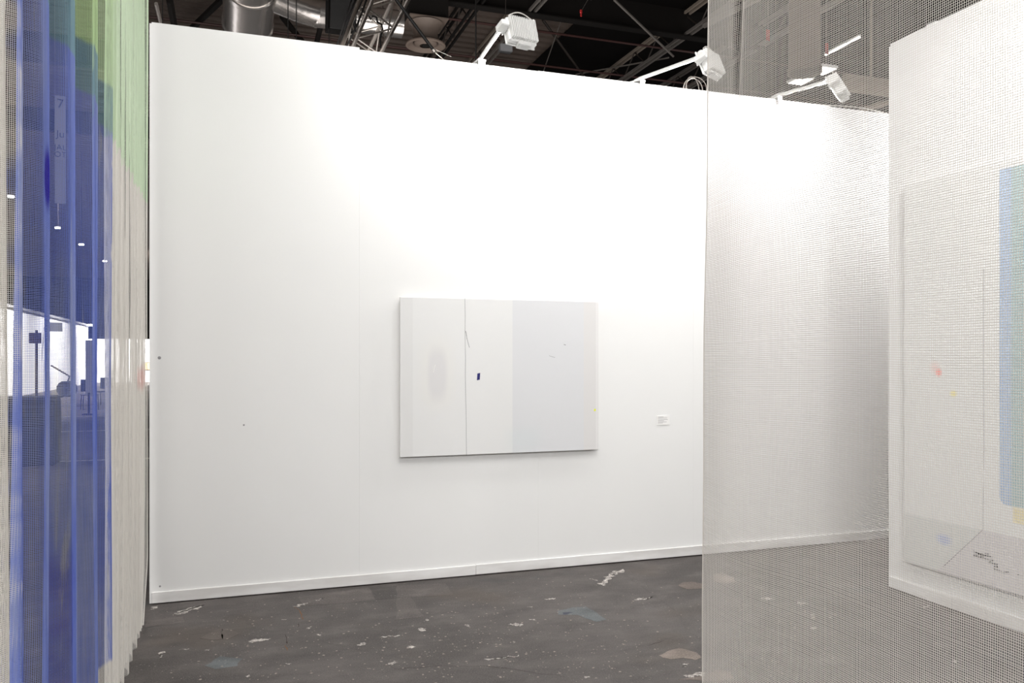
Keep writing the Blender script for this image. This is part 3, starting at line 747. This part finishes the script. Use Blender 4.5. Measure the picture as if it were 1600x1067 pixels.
# aluminium box truss running away from the camera
TXL, TXR, TZ, TS = 1.555, 1.93, 5.5, .37
t = thing('box_truss', (TXL, 5, TZ), 'bright aluminium box truss with zigzag braces, hung above the main wall', 'truss')
T0, T1 = 3.0, 22.0
for x_, z_ in ((TXL, TZ), (TXR, TZ), (TXL, TZ+TS), (TXR, TZ+TS)):
    part(MB().tube([(x_, T0, z_), (x_, T1, z_)], .026, 12), 'chord', MT['alu'], t, True)
st = .46
k = 0; y = T0
while y < T1-.2:
    L_, R_ = (TXL, TXR) if k % 2 == 0 else (TXR, TXL)
    part(MB().tube([(L_, y, TZ), (R_, y+st, TZ)], .011, 6), 'brace', MT['alu'], t, True)
    part(MB().tube([(L_, y, TZ+TS), (R_, y+st, TZ+TS)], .011, 6), 'brace', MT['alu'], t, True)
    za, zb = (TZ, TZ+TS) if k % 2 == 0 else (TZ+TS, TZ)
    part(MB().tube([(TXL, y, za), (TXL, y+st, zb)], .011, 6), 'brace', MT['alu'], t, True)
    part(MB().tube([(TXR, y, za), (TXR, y+st, zb)], .011, 6), 'brace', MT['alu'], t, True)
    y += st; k += 1
for yy in (5, 9, 13, 18): 
    for x_ in (TXL, TXR): hang(t, x_, yy, TZ+TS, .006)
# cables strapped to the truss
mb = MB()
for j in range(4):
    mb.tube([(TXL-.05-.03*j+.012*math.sin(y*2.1+j), y, TZ+.06+.05*j+.02*math.sin(y*1.7+j*2)) for y in np.linspace(4, 20, 60)], .011, 6)
o = mb.build('cable_bundle', MT['cable'], None, True, origin=(TXL-.1, 4, TZ)); tag(o, 'dark cable bundle strapped along the left side of the truss', 'cable')
mb = MB().tube([(TXL-.13, y, TZ+.02+.01*math.sin(y*3)) for y in np.linspace(4, 20, 40)], .022, 8)
o = mb.build('conduit', MT['beige_steel'], None, True, origin=(TXL-.13, 4, TZ)); tag(o, 'beige conduit running beside the left truss chord', 'pipe')
g = [Vector((TXL, 10.25, TZ+TS))]+[ony(598+a_, b_, 10.3) for a_, b_ in ((-18, 30), (-16, 25), (-10, 27), (-8, 35), (-2, 38), (0, 46), (-4, 60), (-3, 75))]
o = MB().tube(g, .012, 6).build('hanging_cable', MT['cable'], None, True, origin=g[0]); tag(o, 'black cable looping down inside the box truss', 'cable')

# ventilation unit with square plate and round diffuser
vc = ond(665, 72, 13.6); R0 = .325
t = thing('air_diffuser', vc, 'round beige ceiling diffuser under a square plate and dark box', 'vent')
part(MB().lathe([(R0*.30, .0), (R0*.55, .03), (R0*.58, .05), (R0*.30, .03)], vc, 40), 'inner_ring', MT['diffuser'], t, True)
part(MB().lathe([(R0*.62, .07), (R0*.66, .035), (R0*.90, -.01), (R0, .0), (R0, .02), (R0*.85, .05), (R0*.66, .08)], vc, 40), 'outer_ring', MT['diffuser'], t, True)
part(MB().lathe([(.0001, .01), (R0*.2, .0), (R0*.2, .06)], vc, 30), 'hub', MT['black'], t, True)
part(MB().lathe([(R0*.62, .06), (R0*.62, .22), (R0*.70, .30), (R0*.88, .36)], vc, 40), 'neck', MT['diffuser'], t, True)
part(MB().box(vc+Vector((0, .05, .385)), (.64, .64, .02)), 'plate', MT['diffuser'], t)
part(MB().box(vc+Vector((0, .1, .40+(CZ-vc.z-.40)/2)), (.66, .62, CZ-vc.z-.40)), 'box', MT['black'], t)
# black boxes at the top beside it
# beams and pipes along x
def beam(y, z, h, label, mat='black', x0=-20, x1=28, grp='dark roof beams across the hall'):
    t = thing('roof_beam', (0, y, z), label, 'beam', grp)
    part(MB().box(((x0+x1)/2, y, z), (x1-x0, .18, .02)), 'lower_flange', MT[mat], t)
    part(MB().box(((x0+x1)/2, y, z+h/2), (x1-x0, .02, h)), 'web', MT[mat], t)
    part(MB().box(((x0+x1)/2, y, z+h), (x1-x0, .18, .02)), 'upper_flange', MT[mat], t)
q = onz(860, 28, 7.45)
beam(q.y, 7.45, .54, 'dark roof beam nearest the picture top, crossing behind the diffuser')
q = onz(640, 78, 7.3)
beam(q.y+3.4, 7.45, .54, 'second dark roof beam, just above the main wall top')
beam(q.y+9.0, 7.45, .54, 'farthest dark roof beam, far behind the wall')
def pipe(p0, p1, r, name, mat, label, cat, group=None, n_=8):
    p0, p1 = Vector(p0), Vector(p1)
    o = MB().tube([p0, p1], r, n_).build(name, MT[mat], None, True, origin=p0); return tag(o, label, cat, group)
q = onz(545, 65, 7.53)
pipe((-20, q.y, 7.53), (28, q.y, 7.53), .022, 'sprinkler_pipe', 'red_pipe', 'thin dark red sprinkler pipe just above the main wall edge', 'pipe', 'red sprinkler pipes')
q = onz(700, 29, 7.53)
pipe((-20, q.y, 7.53), (28, q.y, 7.53), .022, 'sprinkler_pipe', 'red_pipe', 'thin dark red sprinkler pipe nearer the picture top', 'pipe', 'red sprinkler pipes')
# bar joists along y
def joist(x, z, label, y0=6, y1=34, h=.40, m1='beige_steel', m2='grey_steel', step=.5, rail=True):
    t = thing('roof_joist', (x, y0, z), label, 'joist', 'roof joists running away')
    for dx in (-.05, .05):
        part(MB().box((x+dx, (y0+y1)/2, z), (.035, y1-y0, .05)), 'lower_chord', MT[m2], t)
        part(MB().box((x+dx, (y0+y1)/2, z+h), (.035, y1-y0, .05)), 'upper_chord', MT[m1], t)
    y = y0; k = 0
    while y < y1-step:
        za, zb = (z, z+h) if k % 2 == 0 else (z+h, z)
        part(MB().tube([(x, y, za), (x, y+step, zb)], .014, 5), 'web_bar', MT['dark_steel'], t); y += step; k += 1
    return t
J1 = onz(1037, 80, 7.50)
joist(J1.x, 7.50, 'lattice roof joist at right, meeting the wall beside the second floodlight')
J2 = onz(838, 10, 7.50)
joist(J2.x, 7.50, 'lattice roof joist whose end shows behind the first floodlight')
J3 = onz(712, 55, 7.5)
joist(J3.x, 7.50, 'dark lattice joist right of the round diffuser', m1='black', m2='black')
# black soffit cloth on the right of the roof
sx = onz(925, 34, 7.6).x
o = MB().box(((sx+X1)/2, 22.0, 7.97), (X1-sx-.2, 26, .02)).build('roof_drape', MT['drape'], None, origin=(sx, 10, 7.97)); tag(o, 'large black cloth stretched under the roof at right', 'cloth')
# diagonal braces and rods, by their two ends
def rod(a, da, b, db, r, mat, label, name='brace_rod', cat='rod', group=None):
    p0, p1 = ond(a[0], a[1], da), ond(b[0], b[1], db); d = (p1-p0)
    return p0, p1
def rod2(a, za, b, zb, r, mat, name, label, cat='rod', group=None, ext=1.0):
    p0 = onz(a[0], a[1], za); p1 = onz(b[0], b[1], zb)
    return pipe(p0, p0+(p1-p0)*ext, r, name, mat, label, cat, group, 6)
rod2((960, 0), 7.38, (1052, 88), 7.36, .022, 'grey_steel', 'brace_rod', 'grey brace rod slanting down to the right joist', ext=1.0)
rod2((848, 31), 7.9, (909, 115), 7.6, .026, 'dark_steel', 'brace_rod', 'dark brace rod right of the first floodlight', ext=1.1)
rod2((888, 0), 7.9, (849, 112), 7.6, .010, 'grey_steel', 'brace_rod', 'thin rod crossing the dark brace')
rod2((900, 116), 7.96, (1045, 90), 7.55, .016, 'grey_steel', 'brace_rod', 'low thin rod near the wall top, left of the second floodlight')
rod2((352, -6), 7.6, (292, 52), 7.6, .06, 'black', 'roof_strut', 'black strut left of the big duct', 'strut')
rod2((441, 26), 7.6, (476, 70), 7.6, .055, 'black', 'roof_strut', 'black strut under the duct branch', 'strut')
rod2((505, 25), 7.2, (494, 70), 7.2, .045, 'black', 'roof_strut', 'short black strut left of the loudspeaker', 'strut')
rod2((265, 0), 7.2, (274, 50), 7.2, .06, 'black', 'roof_strut', 'black strut near the top left corner of the main wall', 'strut')
rod2((244, 6), 6.8, (254, 48), 6.8, .03, 'grey_steel', 'roof_strut', 'grey rail at the very corner of the main wall', 'strut')
for px, d, lb_ in ((743.5, 11.5, 'straight black cable hanging left of the first floodlight'), (254, 10.5, 'straight black cable hanging near the wall corner'),
              (450, 10.0, 'thin cable hanging in front of the duct branch'), (463, 10.4, 'thin black cable beside its twin at the duct branch'), (514, 10.9, 'black cable hanging under the loudspeaker')):
    a = ond(px, 100, d)
    pipe((a.x, a.y, 3.9), (a.x, a.y, 5.86 if px == 514 else CZ), .011 if px > 700 else .006, 'drop_cable', 'cable', lb_, 'cable')
# long dark cable slanting over the truss and its steel wires
p0 = ond(612, -10, 8.6); p1 = ond(677, 78, 8.6); p2 = ond(700, 95, 8.7)
o = thing('safety_cable', p0, 'black cable with bright end slanting across truss and diffuser', 'cable')
part(MB().tube([p0+(p0-p1)*.8, p0, p1], .018, 8), 'cable', MT['cable'], o, True)
part(MB().tube([p1, p1+(p1-p0)*.045], .024, 8), 'ferrule', MT['alu'], o, True)
for dz in (-.012, .012): part(MB().tube([p1+Vector((0, 0, dz)), p2+Vector((.03, 0, dz*4))], .005, 6), 'wire', MT['alu'], o, True)
# small grey box and red tag
a = ond(790, 76, 9.5)
t = thing('control_box', a, 'small grey box hanging behind the first floodlight', 'box')
part(MB().box(a, (.15, .08, .09), None, .01), 'case', MT['sign_dark'], t); hang(t, a.x, a.y, a.z+.04, .004)
a = ond(908, 18, 12)
t = thing('red_hook', a, 'tiny red hook hanging before the black roof cloth', 'hook')
part(MB().box(a, (.035, .03, .06), None, .01).tube([a, a+Vector((.0, 0, -.07))], .012, 6), 'hook', MT['red'], t)
part(MB().tube([a, ond(925, -12, 12.2), Vector((ond(925, -12, 12.2).x, ond(925, -12, 12.2).y, CZ))], .004, 6), 'line', MT['grey_steel'], t)
# things seen through the right net
a = onz(1257, 100, 6.2)
t = thing('air_duct', (a.x, a.y, 6.0), 'pale round duct seen through the net at the top', 'duct')
s0 = ond(1257, -60, 13.0); s1 = ond(1257, 112, 13.0)
part(MB().tube([s1, (s1.x, s1.y, CZ)], .24, 24), 'duct_section', MT['beige_steel'], t, True)
part(MB().tube([s1+Vector((0, 0, -.03)), s1+Vector((0, 0, .05))], .26, 24), 'collar', MT['beige_steel'], t, True)
for (px, py), lb_ in (((1251, 127), 'lit square ceiling panel behind the net, lower one'), ((1286, 111), 'lit square ceiling panel behind the net, upper one')):
    c0 = onz(px, py, 6.9)
    t = thing('ceiling_light', (c0.x, c0.y, 6.9), lb_, 'light', 'lit ceiling panels')
    part(MB().box((c0.x, c0.y, 6.93), (.34, .40, .05)), 'frame', MT['lamp_white'], t)
    part(MB().box((c0.x, c0.y, 6.90), (.31, .36, .012)), 'diffuser', MT['lit_soft'], t)
    hang(t, c0.x, c0.y, 6.95)
a, b = onz(1290, 86, 7.2), onz(1343, 58, 7.2)
t = thing('strip_light', a, 'thin bright strip light slanting behind the net', 'light')
part(MB().tube([a, b], .022, 8), 'tube', MT['lit_soft'], t, True)
part(MB().box((a+b)/2+Vector((0, 0, .03)), ((b-a).length, .05, .03), Matrix.Rotation(math.atan2(b.y-a.y, b.x-a.x), 3, 'Z')), 'batten', MT['lamp_white'], t)
for q in (a, b): hang(t, q.x, q.y, q.z+.03)
for py, zz, lb_ in ((125, 6.6, 'upper beige beam behind the net, right of the third floodlight'), (138, 6.3, 'lower beige beam behind the net, right of the third floodlight')):
    q = onz(1340, py, zz)
    o = MB().box((q.x+4.0, q.y, zz), (8.6, .10, .14)).build('beige_beam', MT['beige_steel'], None, origin=(q.x, q.y, zz)); tag(o, lb_, 'beam')
    part(MB().tube([(q.x+.3, q.y, zz), (q.x+.3, q.y, CZ)], .02, 6), 'hanger', MT['beige_steel'], o)
a = onz(1345, 172, 6.0); b = onz(1395, 158, 6.0)
pipe(a, a+(b-a)*6, .05, 'beige_beam', 'beige_steel', 'slanting beige rail low behind the net by the right wall', 'beam')
joist(onz(1200, 20, 7.5).x+0.8, 7.50, 'pale lattice joist seen only through the net', m1='grey_steel')
rod2((1100, 40), 7.4, (1180, 0), 7.4, .05, 'grey_steel', 'brace_rod', 'pale rod rising from the net edge towards the top', ext=1.6)
for px, py in ((1200, 55), (1292, 76)):
    a = ond(px, py, 12.5); t = thing('red_banner', a, 'small red cloth seen through the net, %s' % ('nearer the net edge' if px < 1250 else 'beside the strip light'), 'cloth')
    part(MB().box(a, (.06, .01, .16)), 'cloth', MT['red'], t); part(MB().tube([a, (a.x, a.y, CZ)], .004, 5), 'line', MT['grey_steel'], t)

# ------------------------------------------------------------------ the aisle beyond the left curtain
BX = -7.85
t = thing('exhibition_booth', (BX, 40, 0), 'long row of white booth walls far down the left aisle', 'booth')
y = 20.0; k = 0
while y < 55:
    part(MB().box((BX-.05, y+1.22, 1.80), (.10, 2.43, 3.6)), 'wall_panel', MT['booth'], t); y += 2.45; k += 1
part(MB().box((BX-.0, 38.3, 3.56), (.16, 36.6, .10)), 'fascia', MT['sign_dark'], t)
t = thing('exhibition_booth', (-8, 58.4, 0), 'white booth wall closing the far end of the left aisle', 'booth')
for k in range(8):
    part(MB().box((-12+2.45*k, 58.75, 1.39), (2.43, .10, 2.78)), 'wall_panel', MT['booth'], t)
q = ony(234, 572, 58.68)
t = thing('framed_picture', (q.x, 58.69, q.z), 'small framed ochre picture seen in the gap beside the main wall', 'painting')
part(MB().box((q.x, 58.67, q.z), (.95, .04, .52)), 'frame', MT['cable'], t); part(MB().box((q.x, 58.645, q.z), (.87, .02, .44)), 'canvas', MT['wood'], t)
for py, k in ((650, 0), (673, 1), (719, 2)):
    q = onz(150, py, 0)
    o = MB().box((q.x+1.0, q.y, .001), (9 if k < 2 else 4, .07, .003)).build('floor_tape', MT['tape'], None, origin=(q.x, q.y, 0)); tag(o, ['farthest white tape line across the aisle floor', 'middle white tape line across the aisle floor', 'nearest white tape line across the aisle floor'][k], 'tape', 'tape lines on the aisle floor')
# reception desk
a = onz(84, 728, 0); 
t = thing('reception_desk', (a.x-.5, a.y, 0), 'dark blue counter in the aisle behind the painted curtain', 'desk')
hz = ony(60, 622, a.y).z
part(MB().box((a.x-.75, a.y+.3, hz/2-.01), (1.5, .55, hz-.03), None, .01), 'body', MT['desk_blue'], t)
part(MB().box((a.x-.75, a.y+.3, hz), (1.56, .62, .03), None, .006), 'top', MT['desk_blue'], t)
# red sign on a pole
d0 = 15.0; q = ond(57, 516, d0); bz = ond(57, 624, d0)
t = thing('pole_sign', (q.x, q.y, 0), 'dark red square sign on a thin pole behind the counter', 'sign')
part(MB().tube([(q.x, q.y, .02), (q.x, q.y, q.z)], .02, 8), 'pole', MT['red_pipe'], t, True)
part(MB().box((q.x-.02, q.y, ond(55, 528, d0).z), (.20, .02, .19)), 'panel', MT['red_pipe'], t)
part(MB().lathe([(.0001, .02), (.16, .02), (.18, 0)], (q.x, q.y, 0), 20), 'foot', MT['black'], t, True)
# grey flag sign on booth fascia
q = onx(86, 511, BX+.45)
t = thing('flag_sign', q, 'grey square flag sign projecting from the booth row', 'sign')
part(MB().box(q, (.62, .05, .42)), 'panel', MT['sign_dark'], t)
part(MB().tube([q, q+Vector((-.42, 0, 0))], .02, 6), 'bracket', MT['sign_dark'], t)
# cable reel on a hand truck
q = onz(101, 620, 0); rr = 12.3/F*((q.x*sn+q.y*cs))
t = thing('cable_reel', (q.x, q.y, 0), 'round dark blue reel with a slanting handle in the aisle', 'reel')
RX_ = Matrix.Rotation(math.pi/2, 3, 'X') 
R2 = Matrix.Rotation(math.radians(-20), 3, 'Z') @ RX_
cz_ = q+Vector((0, 0, rr))
part(MB().lathe([(.0001, .05), (rr*.35, .05), (rr*.38, .02), (rr*.9, .02), (rr, .04), (rr, -.04), (rr*.9, -.02), (.0001, -.02)], cz_, 32, R2), 'front_flange', MT['desk_blue'], t, True)
part(MB().lathe([(rr*.6, 0), (rr*.6, -.35)], cz_, 24, R2), 'drum', MT['cable'], t, True)
part(MB().lathe([(.0001, -.35), (rr, -.35), (rr, -.38), (.0001, -.38)], cz_, 32, R2), 'back_flange', MT['desk_blue'], t, True)
h0 = ond(80, 571, (q.x*sn+q.y*cs)); h1 = ond(109, 588, (q.x*sn+q.y*cs))
part(MB().tube([h0, h1, cz_], .035, 8), 'handle', MT['dark_steel'], t, True)
# white standing panel and two chairs
q = onz(139, 648, 0); 
d_ = q.x*sn+q.y*cs
t = thing('standing_panel', (q.x, q.y, 0), 'narrow white standing panel in the aisle behind the curtain', 'panel')
part(MB().box((q.x, q.y, ond(139, 560, d_).z/2+.5), (.17, .05, ond(139, 529, d_).z-.55)), 'board', MT['booth'], t)
part(MB().box((q.x, q.y, .30), (.05, .05, .6)), 'post', MT['dark_steel'], t); part(MB().box((q.x, q.y, .02), (.3, .3, .04)), 'foot', MT['dark_steel'], t)
def chair(px, py, rz, label):
    q = onz(px, py, 0); R = Matrix.Rotation(rz, 3, 'Z')
    t = thing('chair', q, label, 'chair', 'dark chairs in the aisle')
    def W(v): return q+R @ Vector(v)
    part(MB().box(W((0, 0, .45)), (.44, .42, .03), R, .01), 'seat', MT['dark_chair'], t)
    part(MB().box(W((0, .2, .72)), (.42, .03, .36), R, .01), 'backrest', MT['dark_chair'], t)
    for sx_ in (-1, 1):
        for sy_ in (-1, 1):
            part(MB().tube([W((.19*sx_, .18*sy_, .44)), W((.21*sx_, .21*sy_, 0))], .014, 6), 'leg', MT['dark_steel'], t)
chair(140, 640, .3, 'dark chair beside the white standing panel'); chair(161, 633, -.4, 'dark chair right of the white standing panel')
# hanging number banner
dB = 14.0; bl_ = ond(85.5, 250, dB); tr = ond(103, 150, dB); low = ond(85.5, 318, dB)
bw = (tr-bl_).to_2d().length; cx_, cy_ = (bl_.x+tr.x)/2, (bl_.y+tr.y)/2
RB = Matrix.Rotation(-YAW-math.radians(-28), 3, 'Z')
t = thing('hanging_banner', (cx_, cy_, bl_.z), 'grey hanging banner with the figure 7 seen through the blue paint', 'banner')
part(MB().box((cx_, cy_, (bl_.z+tr.z)/2), (bw*.88, .02, tr.z-bl_.z), RB), 'panel', MT['sign_grey'], t)
part(MB().box((cx_, cy_, (bl_.z+low.z)/2), (bw*.88, .02, bl_.z-low.z), RB), 'lower_panel', MT['sign_dark'], t)
for sx_ in (-.08, .08):
    v = RB @ Vector((sx_, 0, 0)); part(MB().tube([(cx_+v.x, cy_+v.y, tr.z), (cx_+v.x, cy_+v.y, CZ)], .004, 5), 'wire', MT['grey_steel'], t)
def text(s, pz, size, par, dx=0.0):
    cu = bpy.data.curves.new('lettering', 'FONT'); cu.body = s; cu.size = size; cu.align_x = 'CENTER'; cu.align_y = 'CENTER'; cu.extrude = .001
    tmp = bpy.data.objects.new('lettering_source', cu)
    me = bpy.data.meshes.new_from_object(tmp); bpy.data.objects.remove(tmp); me.name = 'lettering'
    o = bpy.data.objects.new('lettering', me); C.objects.link(o); me.materials.clear(); me.materials.append(MT['ink'])
    v = RB @ Vector((dx, -.0125, 0))
    o.parent = par; o.location = Vector((cx_+v.x, cy_+v.y, pz))-Vector(par.location)
    o.rotation_euler = (RB.to_4x4() @ Matrix.Rotation(math.pi/2, 4, 'X')).to_euler()
    return o
text('7', ond(94, 163, dB).z, .22, t); text('Ju', ond(94, 210, dB).z, .17, t); text('JAL', ond(94, 231, dB).z, .13, t); text('OT', ond(94, 242, dB).z, .13, t)
# small far lamps of the hall seen through the curtain
for px, py, dd in ((17, 307, 20), (90, 356, 24), (127, 382, 26), (164, 408, 30), (141, 508, 40)):
    a = ond(px, py, dd); a.z = min(a.z, 7.7)
    t = thing('far_spotlight', a, {17: 'topmost and leftmost far spotlight through the curtain', 90: 'second far spotlight down through the painted curtain', 127: 'middle far spotlight, a pair of bright points', 164: 'far spotlight seen right of the blue folds', 141: 'brightest far spotlight, low above the booth walls'}[px], 'lamp', 'far hall spotlights')
    s_ = .3 if px == 141 else .14
    part(MB().box(a, (s_, .1, s_*.3), None, .01), 'lens', MT['lit'], t)
    part(MB().box(a+Vector((0, .08, .02)), (s_*1.1, .1, s_*.4)), 'housing', MT['dark_steel'], t)
    part(MB().tube([a+Vector((0, .1, 0)), (a.x, a.y+.1, CZ+.06)], .012, 5), 'hanger', MT['dark_steel'], t)
